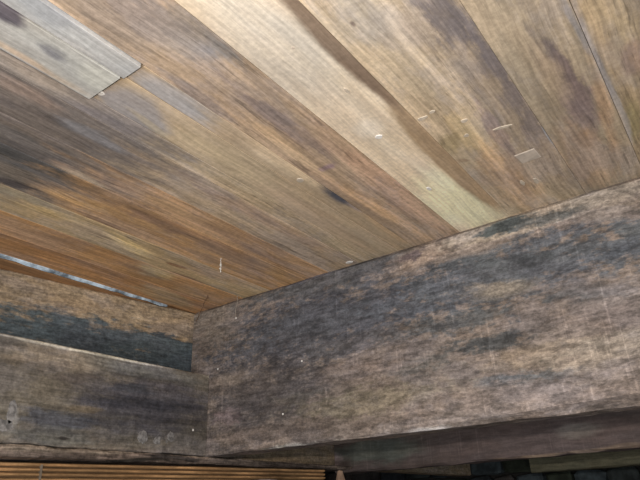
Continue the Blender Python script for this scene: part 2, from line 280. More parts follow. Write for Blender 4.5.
BOARDS.append({'xa': (-1.4, -1.4), 'xb': (-1.232, -1.232), 'base': (0.546, 0.4337, 0.3129), 'runs': [(-1.6, 7.4, 0)], 'blobs': [((-1.316, 0.0, 1.0), (0.0, 1.0, 0.0), 1.02, 0.5, (0.1962, 0.1767, 0.1689), 0.97, 0.45, 0.3), ((-1.266, 0.532, 1.0), (-0.051, 0.999, 0.0), 0.095, 0.03, (0.3174, 0.2476, 0.2103), 0.8, 0.9, 0.6), ((-1.319, 0.67, 1.0), (0.079, 0.997, 0.0), 0.172, 0.02, (0.1442, 0.1276, 0.1238), 0.9, 0.8, 1), ((-1.307, 0.747, 1.0), (0.024, 1.0, 0.0), 0.096, 0.03, (0.2185, 0.2226, 0.2444), 0.8, 0.9, 0.6), ((-1.281, 1.358, 1.0), (-0.021, 1.0, 0.0), 0.267, 0.03, (0.4136, 0.3188, 0.2574), 0.8, 0.9, 1), ((-1.279, 1.65, 1.0), (-0.004, 1.0, 0.0), 0.241, 0.03, (0.4407, 0.3194, 0.2166), 0.8, 0.9, 0.6)], 'kw': {'streak': 0.2, 'fine': 0.18, 'blotch': 0.13, 'flecks': 0.38, 'speck': 0.1, 'mottle': 0.5, 'bump': 0.4, 'ragscale': 24.0, 'ragamp': 3.0}})
BOARDS.append({'xa': (-1.535, -1.535), 'xb': (-1.4, -1.4), 'base': (0.6027, 0.3972, 0.2361), 'runs': [(-1.6, 7.4, 0)], 'blobs': [((-1.468, 0.0, 1.0), (0.0, 1.0, 0.0), 0.95, 0.4, (0.214, 0.1841, 0.1643), 0.97, 0.45, 0.3), ((-1.49, 0.651, 1.0), (0.015, 1.0, 0.0), 0.125, 0.05, (0.1407, 0.1295, 0.1253), 0.95, 0.9, 0.8), ((-1.524, 0.867, 1.0), (-0.004, 1.0, 0.0), 0.099, 0.02, (0.6368, 0.5064, 0.337), 0.8, 0.9, 0.6), ((-1.543, 1.047, 1.0), (0.027, 1.0, 0.0), 0.141, 0.02, (0.277, 0.2019, 0.1789), 0.8, 0.9, 0.6), ((-1.455, 1.182, 1.0), (-0.034, 0.999, 0.0), 0.234, 0.02, (0.5904, 0.4047, 0.2457), 0.8, 0.9, 0.6), ((-1.474, 1.592, 1.0), (-0.013, 1.0, 0.0), 0.272, 0.03, (0.4282, 0.2857, 0.1954), 0.85, 0.9, 0.6), ((-1.455, 1.683, 1.0), (0.048, 0.999, 0.0), 0.211, 0.015, (0.6619, 0.4385, 0.2614), 0.8, 0.9, 0.6)], 'kw': {'streak': 0.2, 'fine': 0.18, 'blotch': 0.13, 'flecks': 0.38, 'speck': 0.1, 'mottle': 0.5, 'bump': 0.4, 'ragscale': 24.0, 'ragamp': 3.0}})
BOARDS.append({'xa': (-1.755, -1.755), 'xb': (-1.535, -1.535), 'base': (0.5619, 0.3577, 0.1868), 'runs': [(-1.6, 7.4, 0)], 'blobs': [((-1.645, 0.0, 1.0), (0.0, 1.0, 0.0), 0.92, 0.6, (0.1481, 0.1364, 0.1249), 0.97, 0.45, 0.3), ((-1.548, 0.674, 1.0), (-0.045, 0.999, 0.0), 0.123, 0.05, (0.1047, 0.1036, 0.1051), 1, 0.9, 0.8), ((-1.713, 0.748, 1.0), (0.207, 0.978, 0.0), 0.075, 0.02, (0.072, 0.0637, 0.0648), 0.95, 0.7, 0.6), ((-1.658, 0.951, 1.0), (0.072, 0.997, 0.0), 0.147, 0.025, (0.6214, 0.4048, 0.1978), 0.8, 0.9, 0.6), ((-1.73, 1.063, 1.0), (0.022, 1.0, 0.0), 0.184, 0.016, (0.2487, 0.1588, 0.103), 0.8, 0.9, 0.6), ((-1.586, 1.247, 1.0), (-0.019, 1.0, 0.0), 0.24, 0.03, (0.3399, 0.2266, 0.1629), 0.85, 0.9, 0.9), ((-1.567, 1.402, 1.0), (-0.005, 1.0, 0.0), 0.237, 0.018, (0.5759, 0.3393, 0.1824), 0.8, 0.9, 0.6), ((-1.602, 1.633, 1.0), (-0.075, 0.997, 0.0), 0.263, 0.05, (0.3969, 0.2777, 0.2039), 0.8, 0.9, 0.6)], 'kw': {'streak': 0.2, 'fine': 0.18, 'blotch': 0.13, 'flecks': 0.38, 'speck': 0.1, 'mottle': 0.5, 'bump': 0.4, 'ragscale': 24.0, 'ragamp': 3.0}})
BOARDS.append({'xa': (-1.93, -1.93), 'xb': (-1.755, -1.755), 'base': (0.5448, 0.4183, 0.2525), 'runs': [(-1.6, 7.4, 0)], 'blobs': [((-1.84, 0.0, 1.0), (0.0, 1.0, 0.0), 0.78, 0.4, (0.3019, 0.2679, 0.2145), 0.97, 0.45, 0.3), ((-1.778, 0.836, 1.0), (0.181, 0.984, 0.0), 0.098, 0.03, (0.4264, 0.3793, 0.2861), 0.8, 0.9, 0.6), ((-1.822, 0.936, 1.0), (0.197, 0.98, 0.0), 0.104, 0.03, (0.6698, 0.5126, 0.2731), 0.8, 0.9, 0.6), ((-1.827, 1.27, 1.0), (-0.176, 0.984, 0.0), 0.126, 0.035, (0.85, 0.67, 0.3508), 0.9, 0.9, 0.6), ((-1.846, 1.556, 1.0), (0.071, 0.997, 0.0), 0.064, 0.014, (0.2841, 0.1754, 0.1043), 0.95, 0.5, 0.3), ((-1.931, 1.649, 1.0), (-0.014, 1.0, 0.0), 0.106, 0.012, (0.3833, 0.2442, 0.1635), 0.8, 0.9, 0.6), ((-1.791, 1.753, 1.0), (0.082, 0.997, 0.0), 0.177, 0.05, (0.5051, 0.3745, 0.2513), 0.8, 0.9, 0.6)], 'kw': {'streak': 0.2, 'fine': 0.18, 'blotch': 0.13, 'flecks': 0.38, 'speck': 0.1, 'mottle': 0.5, 'bump': 0.4, 'ragscale': 24.0, 'ragamp': 3.0}})
BOARDS.append({'xa': (-2.1, -2.1), 'xb': (-1.93, -1.93), 'base': (0.5588, 0.3358, 0.1643), 'runs': [(-1.6, 7.4, 0)], 'blobs': [((-1.886, 0.898, 1.0), (0.074, 0.997, 0.0), 0.107, 0.04, (0.5177, 0.3578, 0.1814), 0.8, 0.9, 0.6), ((-1.935, 1.295, 1.0), (0.008, 1.0, 0.0), 0.168, 0.02, (0.4579, 0.2833, 0.1372), 0.8, 0.9, 0.6), ((-1.985, 1.536, 1.0), (-0.199, 0.98, 0.0), 0.103, 0.05, (0.6519, 0.5141, 0.2814), 0.8, 0.9, 0.6), ((-2.112, 1.674, 1.0), (0.21, 0.978, 0.0), 0.057, 0.01, (0.242, 0.1711, 0.1203), 0.9, 0.9, 0.6), ((-2.072, 1.808, 1.0), (-0.128, 0.992, 0.0), 0.129, 0.06, (0.5474, 0.3793, 0.2308), 0.8, 0.9, 0.6)], 'kw': {'streak': 0.2, 'fine': 0.18, 'blotch': 0.13, 'flecks': 0.38, 'speck': 0.1, 'mottle': 0.5, 'bump': 0.4, 'ragscale': 24.0, 'ragamp': 3.0}})
BOARDS.append({'xa': (-2.285, -2.285), 'xb': (-2.1, -2.1), 'base': (0.5259, 0.2967, 0.1402), 'runs': [(-1.6, 7.4, 0)], 'blobs': [((-2.05, 0.993, 1.0), (-0.08, 0.997, 0.0), 0.126, 0.02, (0.6344, 0.3701, 0.1738), 0.8, 0.9, 0.6), ((-2.131, 1.338, 1.0), (-0.052, 0.999, 0.0), 0.18, 0.02, (0.4118, 0.2394, 0.1223), 0.8, 0.9, 0.6), ((-2.197, 1.779, 1.0), (-0.202, 0.979, 0.0), 0.195, 0.06, (0.4667, 0.3611, 0.2238), 0.8, 0.9, 0.6)], 'kw': {'streak': 0.2, 'fine': 0.18, 'blotch': 0.13, 'flecks': 0.38, 'speck': 0.1, 'mottle': 0.5, 'bump': 0.4, 'ragscale': 24.0, 'ragamp': 3.0}})
BOARDS.append({'xa': (-2.66, -2.66), 'xb': (-2.335, -2.335), 'base': (0.3354, 0.1895, 0.0943), 'runs': [(-1.6, 7.4, 0)], 'kw': {'streak': 0.3}})
BOARDS.append({'xa': (-2.91, -2.91), 'xb': (-2.66, -2.66), 'base': (0.3354, 0.1895, 0.0943), 'runs': [(-1.6, 7.4, 0)], 'kw': {'streak': 0.3}})
BOARDS.append({'xa': (-3.16, -3.16), 'xb': (-2.91, -2.91), 'base': (0.3354, 0.1895, 0.0943), 'runs': [(-1.6, 7.4, 0)], 'kw': {'streak': 0.3}})
BOARDS.append({'xa': (-3.41, -3.41), 'xb': (-3.16, -3.16), 'base': (0.3354, 0.1895, 0.0943), 'runs': [(-1.6, 7.4, 0)], 'kw': {'streak': 0.3}})
BOARDS.append({'xa': (-3.66, -3.66), 'xb': (-3.41, -3.41), 'base': (0.3354, 0.1895, 0.0943), 'runs': [(-1.6, 7.4, 0)], 'kw': {'streak': 0.3}})
BOARDS.append({'xa': (-3.91, -3.91), 'xb': (-3.66, -3.66), 'base': (0.3354, 0.1895, 0.0943), 'runs': [(-1.6, 7.4, 0)], 'kw': {'streak': 0.3}})
BOARDS.append({'xa': (-4.16, -4.16), 'xb': (-3.91, -3.91), 'base': (0.3354, 0.1895, 0.0943), 'runs': [(-1.6, 7.4, 0)], 'kw': {'streak': 0.3}})
BOARDS.append({'xa': (-4.41, -4.41), 'xb': (-4.16, -4.16), 'base': (0.3354, 0.1895, 0.0943), 'runs': [(-1.6, 7.4, 0)], 'kw': {'streak': 0.3}})
BOARDS.append({'xa': (-4.66, -4.66), 'xb': (-4.41, -4.41), 'base': (0.3354, 0.1895, 0.0943), 'runs': [(-1.6, 7.4, 0)], 'kw': {'streak': 0.3}})
BOARDS.append({'xa': (0.52, 0.52), 'xb': (0.74, 0.74), 'base': (0.4018, 0.3218, 0.2246), 'runs': [(-1.6, 7.4, 0)], 'kw': {'streak': 0.26}})
BOARDS.append({'xa': (0.74, 0.74), 'xb': (0.95, 0.95), 'base': (0.4018, 0.3218, 0.2246), 'runs': [(-1.6, 7.4, 0)], 'kw': {'streak': 0.26}})
BOARDS.append({'xa': (0.95, 0.95), 'xb': (1.16, 1.16), 'base': (0.4018, 0.3218, 0.2246), 'runs': [(-1.6, 7.4, 0)], 'kw': {'streak': 0.26}})
BOARDS.append({'xa': (1.16, 1.16), 'xb': (1.37, 1.37), 'base': (0.4018, 0.3218, 0.2246), 'runs': [(-1.6, 7.4, 0)], 'kw': {'streak': 0.26}})
BOARDS.append({'xa': (1.37, 1.37), 'xb': (1.6, 1.6), 'base': (0.4018, 0.3218, 0.2246), 'runs': [(-1.6, 7.4, 0)], 'kw': {'streak': 0.26}})
BOARDS.append({'xa': (1.6, 1.6), 'xb': (1.85, 1.85), 'base': (0.4018, 0.3218, 0.2246), 'runs': [(-1.6, 7.4, 0)], 'kw': {'streak': 0.26}})
BOARDS.append({'xa': (1.85, 1.85), 'xb': (2.1, 2.1), 'base': (0.4018, 0.3218, 0.2246), 'runs': [(-1.6, 7.4, 0)], 'kw': {'streak': 0.26}})
BOARDS.append({'xa': (2.1, 2.1), 'xb': (2.35, 2.35), 'base': (0.4018, 0.3218, 0.2246), 'runs': [(-1.6, 7.4, 0)], 'kw': {'streak': 0.26}})
TIMBER = {
    'joist': {'base': (0.2379, 0.1999, 0.1777), 'along': 'x', 'blobs': [((-1.463, 2.03, 0.765), (1.0, 0.0, 0.016), 0.602, 0.17, (0.1022, 0.109, 0.1296), 0.95, 0.7, 1.0), ((-0.59, 2.03, 0.782), (1.0, 0.0, 0.013), 0.45, 0.13, (0.1154, 0.129, 0.1514), 0.95, 0.7, 1.0), ((-1.746, 2.03, 0.5), (0.999, 0.0, -0.042), 0.34, 0.16, (0.1096, 0.0988, 0.0997), 0.9, 0.8, 1.0), ((-1.397, 2.03, 0.958), (1.0, 0.0, -0.03), 0.47, 0.05, (0.1204, 0.1213, 0.1296), 0.95, 0.8, 0.9), ((-2.134, 2.03, 0.928), (0.882, 0.0, -0.47), 0.192, 0.1, (0.2295, 0.2032, 0.1767), 0.7, 1, 0.7), ((-1.179, 2.03, 0.651), (0.999, 0.0, -0.033), 0.382, 0.03, (0.1184, 0.1142, 0.1219), 0.8, 0.9, 1), ((-0.764, 2.03, 0.908), (0.999, 0.0, -0.037), 0.168, 0.035, (0.2809, 0.2336, 0.2053), 0.9, 0.9, 0.8), ((-0.909, 2.03, 0.941), (0.977, 0.0, 0.215), 0.143, 0.05, (0.3467, 0.2733, 0.2239), 0.95, 0.8, 0.8), ((-0.449, 2.03, 0.969), (1.0, 0.0, 0.019), 0.387, 0.045, (0.4149, 0.3582, 0.3042), 0.95, 0.6, 0.6), ((-0.566, 2.03, 0.972), (1.0, 0.0, -0.023), 0.097, 0.028, (0.1023, 0.1207, 0.1291), 1, 0.8, 0.9), ((-0.402, 2.03, 0.95), (0.998, 0.0, -0.069), 0.107, 0.022, (0.1505, 0.1603, 0.1643), 0.9, 0.8, 0.9), ((-0.337, 2.03, 0.638), (0.998, 0.0, -0.055), 0.158, 0.03, (0.152, 0.1558, 0.1603), 0.8, 0.9, 0.9), ((-0.141, 2.03, 0.817), (0.999, 0.0, -0.05), 0.068, 0.035, (0.1112, 0.1244, 0.1393), 0.95, 0.8, 0.8), ((-0.213, 2.03, 0.915), (0.998, 0.0, -0.066), 0.104, 0.03, (0.3408, 0.2919, 0.2451), 0.8, 0.8, 0.7), ((-0.645, 2.03, 0.824), (0.996, 0.0, -0.091), 0.251, 0.03, (0.1044, 0.117, 0.1316), 0.9, 0.9, 1), ((-0.207, 2.03, 0.771), (0.995, 0.0, -0.099), 0.091, 0.03, (0.1041, 0.1166, 0.1369), 0.9, 0.9, 1), ((-0.614, 2.03, 0.713), (0.995, 0.0, -0.098), 0.13, 0.03, (0.3021, 0.2648, 0.2202), 0.8, 0.9, 0.8), ((-0.273, 2.03, 0.645), (0.991, 0.0, -0.136), 0.151, 0.03, (0.2262, 0.1946, 0.186), 0.6, 0.9, 0.8), ((-0.71, 2.03, 0.534), (0.999, 0.0, -0.04), 0.184, 0.03, (0.0916, 0.0978, 0.1045), 0.95, 0.7, 0.9), ((-0.812, 2.03, 0.639), (0.999, 0.0, -0.052), 0.242, 0.035, (0.1188, 0.1266, 0.1356), 0.85, 0.9, 0.9), ((-0.315, 2.03, 0.533), (1.0, 0.0, -0.014), 0.168, 0.04, (0.244, 0.2043, 0.1883), 0.8, 0.9, 0.8), ((-0.541, 2.03, 0.471), (1.0, 0.0, 0.005), 0.204, 0.035, (0.3121, 0.2586, 0.209), 0.9, 0.8, 0.8), ((-0.294, 2.03, 0.434), (0.998, 0.0, 0.058), 0.18, 0.05, (0.3437, 0.2981, 0.2549), 0.9, 0.8, 0.7), ((-0.612, 2.03, 0.39), (1.0, 0.0, -0.003), 0.147, 0.022, (0.1358, 0.1514, 0.1692), 0.9, 0.8, 0.9), ((-1.022, 2.03, 0.51), (1.0, 0.0, 0.01), 0.185, 0.03, (0.1493, 0.1457, 0.1423), 0.85, 0.9, 0.9), ((-1.19, 2.03, 0.542), (0.998, 0.0, 0.068), 0.215, 0.05, (0.2573, 0.211, 0.192), 0.75, 0.9, 0.8), ((-1.241, 2.03, 0.399), (1.0, 0.0, -0.013), 0.328, 0.05, (0.253, 0.2241, 0.1722), 0.8, 0.9, 0.8), ((-0.593, 2.03, 0.335), (1.0, 0.0, 0.017), 0.37, 0.05, (0.3077, 0.2635, 0.2465), 0.9, 0.8, 0.6), ((-1.117, 2.03, 0.272), (1.0, 0.0, 0.016), 0.302, 0.03, (0.3419, 0.2943, 0.2696), 0.8, 0.9, 0.6), ((-1.976, 2.03, 0.612), (1.0, 0.0, 0.01), 0.115, 0.03, (0.2743, 0.2293, 0.1963), 0.8, 0.9, 0.8), ((-2.0, 2.03, 0.42), (1.0, 0.0, -0.003), 0.081, 0.04, (0.2673, 0.2047, 0.201), 0.8, 0.9, 0.8), ((-1.599, 2.03, 0.466), (1.0, 0.0, -0.013), 0.139, 0.025, (0.1511, 0.1393, 0.1275), 0.8, 0.9, 0.9), ((-1.714, 2.03, 0.335), (0.999, 0.0, -0.034), 0.298, 0.03, (0.1684, 0.1414, 0.1296), 0.8, 0.9, 0.8), ((-0.65, 2.03, 0.251), (1.0, 0.0, -0.002), 0.534, 0.022, (0.85, 0.85, 0.85), 0.7, 0.7, 0.3), ((-1.863, 2.03, 0.225), (1.0, 0.0, 0.026), 0.443, 0.03, (0.85, 0.8424, 0.758), 0.8, 0.9, 0.5), ((-0.962, 2.03, 0.949), (0.986, 0.0, 0.166), 0.06, 0.02, (0.1167, 0.0901, 0.1017), 0.8, 0.8, 1.2), ((-1.623, 2.03, 1.002), (0.999, 0.0, -0.049), 0.245, 0.014, (0.2044, 0.2122, 0.26), 0.9, 0.8, 0.8)], 'kw': {'streak': 0.1, 'fine': 0.16, 'blotch': 0.12, 'saw': 0.34, 'grime': 0.5, 'speck': 0.22, 'mottle': 0.5, 'ragscale': 42.0, 'ragamp': 3.8, 'bump': 0.6}},  # pale blob along the bottom edge paints the lit underside strip
    'edge': {'base': (0.3752, 0.2913, 0.1971), 'along': 'y', 'blobs': [((-2.29, 1.983, 0.741), (0.0, 0.999, -0.051), 0.433, 0.115, (0.0776, 0.1026, 0.1262), 1, 0.4, 0.6), ((-2.4, 1.854, 0.753), (0.0, 1.0, 0.005), 1.048, 0.125, (0.1024, 0.133, 0.1533), 1, 0.55, 0.6), ((-2.4, 1.914, 0.704), (0.0, 1.0, -0.026), 0.536, 0.09, (0.0547, 0.0712, 0.0859), 0.9, 0.8, 0.7), ((-2.4, 1.868, 0.924), (0.0, 0.999, 0.047), 0.258, 0.04, (0.3643, 0.3404, 0.2182), 0.9, 0.8, 0.6)], 'kw': {'streak': 0.15, 'fine': 0.25, 'grime': 0.3, 'speck': 0.2, 'mottle': 0.5, 'bump': 0.5, 'ragscale': 34.0, 'ragamp': 3.4}},
    'front': {'base': (0.1725, 0.1561, 0.1323), 'along': 'y', 'blobs': [((-2.131, 1.691, 0.462), (0.0, 1.0, 0.009), 0.352, 0.12, (0.0908, 0.0873, 0.1006), 0.95, 1, 0.7), ((-2.131, 1.127, 0.423), (0.0, 0.999, 0.052), 0.131, 0.12, (0.1692, 0.1542, 0.1268), 0.9, 1, 0.7), ((-2.131, 1.205, 0.583), (0.0, 0.999, 0.033), 0.206, 0.045, (0.2997, 0.2541, 0.2014), 0.9, 0.8, 0.6), ((-2.131, 1.716, 0.597), (0.0, 1.0, -0.017), 0.306, 0.03, (0.193, 0.1922, 0.1818), 0.8, 0.9, 0.6), ((-2.131, 1.314, 0.525), (0.0, 1.0, 0.02), 0.154, 0.014, (0.1066, 0.0927, 0.0844), 0.85, 0.8, 0.9), ((-2.131, 1.255, 0.364), (0.0, 1.0, 0.03), 0.142, 0.03, (0.0863, 0.0981, 0.1234), 0.85, 0.8, 0.8), ((-2.131, 1.672, 0.464), (0.0, 1.0, 0.025), 0.242, 0.02, (0.0621, 0.0628, 0.0781), 0.9, 0.9, 0.9), ((-2.131, 1.573, 0.514), (0.0, 1.0, -0.011), 0.103, 0.02, (0.0628, 0.068, 0.0839), 0.9, 0.8, 0.9), ((-2.131, 1.348, 0.415), (0.0, 0.999, 0.043), 0.087, 0.014, (0.211, 0.171, 0.1213), 0.8, 0.8, 0.8), ((-2.131, 1.247, 0.307), (0.0, 1.0, 0.007), 0.159, 0.03, (0.1524, 0.1566, 0.1476), 0.8, 0.8, 0.7), ((-2.131, 1.309, 0.248), (0.0, 0.999, 0.037), 0.244, 0.025, (0.2075, 0.1726, 0.1468), 0.9, 0.7, 0.6), ((-2.131, 1.797, 0.262), (0.0, 1.0, 0.023), 0.245, 0.016, (0.1787, 0.1567, 0.1438), 0.8, 0.8, 0.6), ((-2.131, 1.773, 0.637), (0.0, 1.0, 0.003), 0.988, 0.01, (0.6938, 0.659, 0.5576), 0.9, 0.8, 0.1), ((-2.131, 1.1, 0.342), (0.0, 0.237, -0.972), 0.035, 0.012, (0.2336, 0.2327, 0.2269), 0.8, 0.7, 0.5), ((-2.131, 1.304, 0.303), (0.0, 1.0, -0.002), 0.025, 0.005, (0.0347, 0.0315, 0.0311), 0.9, 0.9, 1.2)], 'kw': {'streak': 0.26, 'fine': 0.18, 'blotch': 0.2, 'grime': 0.34, 'speck': 0.16, 'mottle': 0.6, 'bump': 0.6, 'ragscale': 24.0, 'ragamp': 3.2}},  # thin pale blob along the top paints a highlight on the arris
    'bearer': {'base': (0.1665, 0.1344, 0.1175), 'along': 'y', 'blobs': [((-2.115, 1.515, 0.265), (0.0, 1.0, 0.026), 0.461, 0.012, (0.2473, 0.2086, 0.1721), 0.9, 0.7, 0.6), ((-2.115, 1.521, 0.221), (0.0, 0.999, 0.036), 0.458, 0.01, (0.0345, 0.0312, 0.028), 1, 0.6, 0.4), ((-2.115, 1.34, 0.252), (0.0, 0.999, 0.053), 0.063, 0.01, (0.143, 0.1064, 0.1023), 0.8, 0.7, 1), ((-2.115, 1.835, 0.246), (-0.0, 1.0, 0.029), 0.142, 0.008, (0.0422, 0.0375, 0.0367), 0.9, 0.6, 1), ((-2.115, 2.795, 0.262), (0.0, 1.0, -0.0), 0.552, 0.02, (0.3778, 0.2985, 0.2419), 0.8, 0.8, 0.8)], 'kw': {'streak': 0.4, 'fine': 0.4, 'grime': 0.5, 'bump': 1.0}},  # dark lower-edge blob paints the shadow gap under the bearer
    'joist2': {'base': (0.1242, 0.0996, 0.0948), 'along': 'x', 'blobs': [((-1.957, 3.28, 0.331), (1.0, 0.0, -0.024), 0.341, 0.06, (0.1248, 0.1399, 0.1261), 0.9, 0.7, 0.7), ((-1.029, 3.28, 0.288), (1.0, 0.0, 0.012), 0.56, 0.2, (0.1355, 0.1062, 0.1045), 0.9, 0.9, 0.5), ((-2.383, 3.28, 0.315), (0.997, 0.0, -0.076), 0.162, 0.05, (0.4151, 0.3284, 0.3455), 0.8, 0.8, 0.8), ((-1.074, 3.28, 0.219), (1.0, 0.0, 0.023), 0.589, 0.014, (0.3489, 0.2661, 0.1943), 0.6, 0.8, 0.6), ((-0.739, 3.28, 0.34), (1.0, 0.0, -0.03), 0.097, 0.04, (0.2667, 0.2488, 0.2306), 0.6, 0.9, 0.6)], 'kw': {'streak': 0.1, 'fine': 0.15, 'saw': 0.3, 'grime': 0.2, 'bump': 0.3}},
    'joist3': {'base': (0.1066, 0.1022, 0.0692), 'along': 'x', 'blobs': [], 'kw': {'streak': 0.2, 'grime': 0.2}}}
CW = [(-1.6507, 1.6096, 1.0), (-1.6507, 1.6096, 0.938), (-1.9153, 2.0, 1.0393), (-1.9379, 2.0, 0.8924), (-2.0239, 1.8942, 1.0), (-2.2173, 2.0, 0.9263)]
MUD = [((-2.131, 1.66, 0.3223), 0.03, 0.028), ((-2.131, 1.7578, 0.3124), 0.045, 0.018), ((-2.131, 1.8122, 0.3328), 0.022, 0.022), ((-2.131, 1.0827, 0.3673), 0.018, 0.045), ((-2.131, 1.0595, 0.3209), 0.04, 0.02)]
SPECKS = [((-1.5515, 2.03, 0.6123), 'joist'), ((-1.6632, 2.03, 0.3982), 'joist'), ((-2.0736, 2.03, 0.6621), 'joist'), ((-2.131, 1.94, 0.3728), 'front'), ((-1.9599, 2.03, 0.8991), 'joist')]
CEIL_BITS = [((-0.5247, 1.2757), 0.094, 0.0166, 0.008, 'glue'), ((-0.4902, 1.2658), -0.084, 0.0096, 0.006, 'glue'), ((-0.3522, 1.6673), -0.077, 0.0329, 0.035, 'paper'), ((-0.3607, 1.4635), 0.178, 0.0301, 0.006, 'glue'), ((-0.4366, 1.3619), 0.055, 0.012, 0.008, 'glue'), ((-0.6671, 1.2745), -0.082, 0.0109, 0.01, 'white'), ((-0.6904, 1.6498), 1.519, 0.0139, 0.007, 'white'), ((-1.129, 0.6519), 2.376, 0.0079, 0.01, 'white'), ((-0.4212, 1.8217), 1.649, 0.0204, 0.007, 'glue'), ((-0.3802, 1.8386), 1.566, 0.0215, 0.008, 'glue'), ((-1.2588, 2.0108), 0.046, 0.018, 0.012, 'white'), ((-0.6404, 0.8334), 1.274, 0.0029, 0.003, 'paper'), ((-0.4598, 1.4337), -0.004, 0.0079, 0.008, 'glue'), ((-0.6263, 1.0429), 1.524, 0.0133, 0.005, 'glue'), ((-0.9986, 1.3204), 1.76, 0.0145, 0.012, 'glue')]


# ------------------------------------------------------------------ ceiling: boards seen from below
bm = bmesh.new()
def box(bm, lo, hi):
    lo, hi = Vector(lo) * S, Vector(hi) * S
    v = [bm.verts.new((x, y, z)) for x in (lo.x, hi.x) for y in (lo.y, hi.y) for z in (lo.z, hi.z)]
    for f in ((0,1,3,2), (4,6,7,5), (0,4,5,1), (2,3,7,6), (0,2,6,4), (1,5,7,3)):
        bm.faces.new([v[i] for i in f])
    bmesh.ops.recalc_face_normals(bm, faces=bm.faces)
    return bm
Y0, Y1 = -1.6, 7.4
ceiling = link('ceiling', box(bm, (-5.2, Y0, 1.055), (2.4, Y1, 1.09)), plain('dark_subfloor', (.035, .03, .026)))
tag(ceiling, kind='structure')

def board(xa, xb, ya, yb, z=0.0, th=0.052, gap=0.0013, bev=0.0010, n=10, seed=0.0, wob=0.0012):
    """one floor board, underside at 1+z, edges slightly uneven"""
    bm = bmesh.new(); rings = []
    for i in range(n + 1):
        t = i / n; y = ya + (yb - ya) * t
        xl = (xa[0] + (xa[1] - xa[0]) * t) + gap + n1(y * 3, seed, 1) * wob
        xr = (xb[0] + (xb[1] - xb[0]) * t) - gap + n1(y * 3, seed, 5) * wob
        zz = 1 + z + n1(y * 1.2, seed, 9) * .0015
        pts = ((xl, zz + bev), (xl + bev, zz), (xr - bev, zz), (xr, zz + bev), (xr, 1 + th), (xl, 1 + th))
        rings.append([bm.verts.new(Vector((x, y, q)) * S) for x, q in pts])
    for a, b in zip(rings, rings[1:]):
        for k in range(6): bm.faces.new((a[k], a[(k+1) % 6], b[(k+1) % 6], b[k]))
    bm.faces.new(rings[0]); bm.faces.new(rings[-1][::-1])
    bmesh.ops.recalc_face_normals(bm, faces=bm.faces)
    return bm

for i, bd in enumerate(BOARDS):
    m = wood('board_wood_%02d' % i, bd['base'], 'y', bd.get('blobs', ()), seed=i * 1.7, **bd.get('kw', {}))
    for j, (ya, yb, z) in enumerate(bd['runs']):
        xa, xb = bd['xa'], bd['xb']
        fbo = link('floorboard', board(xa, xb, ya, yb, z, seed=i + j * .5, gap=bd.get('gap', .0013)),
             m if j == 0 or 'alt' not in bd else wood('board_wood_alt_%02d' % i, bd['alt'], 'y', bd.get('alt_blobs', ()), seed=i * 2.3 + 5, **bd.get('kw', {})), ceiling)
        if j == 0 and 'label' in bd: fbo['label'] = bd['label']

# ------------------------------------------------------------------ timbers
def add_timber(name, key, bm, label, cat='beam', base_pt=None, group=None):
    t = TIMBER[key]
    m = wood(key + '_wood', t['base'], t['along'], t['blobs'], **t['kw'])
    o = link(name, bm, m)
    rebase(o, Vector(base_pt) * S)
    return tag(o, label, cat, group)

joist = add_timber('floor_joist', 'joist', timber((-2.268, 2.03, .262), (2.2, 2.03, .262), .14, .737, (0, 1, 0), n=150, bev=.016, wear=.003, wear_low=.004, seed=1, bev_low=lambda t: .006 + .026 * min(1, max(0, (t - .27) / .17))),
    'large rough-sawn joist with dark mould and saw marks crossing the right half under the boards', base_pt=(-.6, 2.1, .262))
edge = add_timber('edge_beam', 'edge', timber((-2.56, .2, .30), (-2.262, 2.17, .30), .14, .70, (-1, .14, 0), n=60, bev=.008, wear=.004, seed=2),
    'recessed beam at far left with pale upper band and blue-black mould below, behind the front board', base_pt=(-2.4, 1.2, .30))
front = add_timber('doubling_board', 'front', timber((-2.131, .2, .262), (-2.131, 2.026, .262), .115, .376, (-1, 0, 0), n=70, bev=.004, wear=.0012, wear_low=.005, seed=3),
    'mould-darkened board at lower left with a highlight painted along its upper edge, butting against the large joist', 'board', base_pt=(-2.19, 1.2, .262))
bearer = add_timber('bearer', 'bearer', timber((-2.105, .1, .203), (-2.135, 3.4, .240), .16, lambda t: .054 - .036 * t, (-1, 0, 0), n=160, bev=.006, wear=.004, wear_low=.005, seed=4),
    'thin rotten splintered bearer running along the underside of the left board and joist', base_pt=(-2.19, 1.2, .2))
edge2 = add_timber('edge_beam', 'edge', timber((-2.27, 2.175, .262), (-2.27, 5.5, .262), .14, .74, (-1, 0, 0), n=30, bev=.008, wear=.003, seed=12),
    'continuation of the edge beam behind the large joist, almost wholly hidden by it', base_pt=(-2.34, 3.6, .262))
joist2 = add_timber('floor_joist', 'joist2', timber((-2.262, 3.28, .222), (2.2, 3.28, .236), .14, .778, (0, 1, 0), n=90, bev=.010, wear=.004, wear_low=.008, seed=5),
    'second joist seen in the gap under the large joist, dull pinkish brown face', base_pt=(0, 3.35, .23))
joist3 = add_timber('floor_joist', 'joist3', timber((-1.42, 4.55, .205), (2.2, 4.55, .215), .14, .79, (0, 1, 0), n=60, bev=.008, wear=.004, seed=6),
    'third joist, a narrow greenish strip at the lower right edge beyond the second joist', base_pt=(0, 4.6, .2))

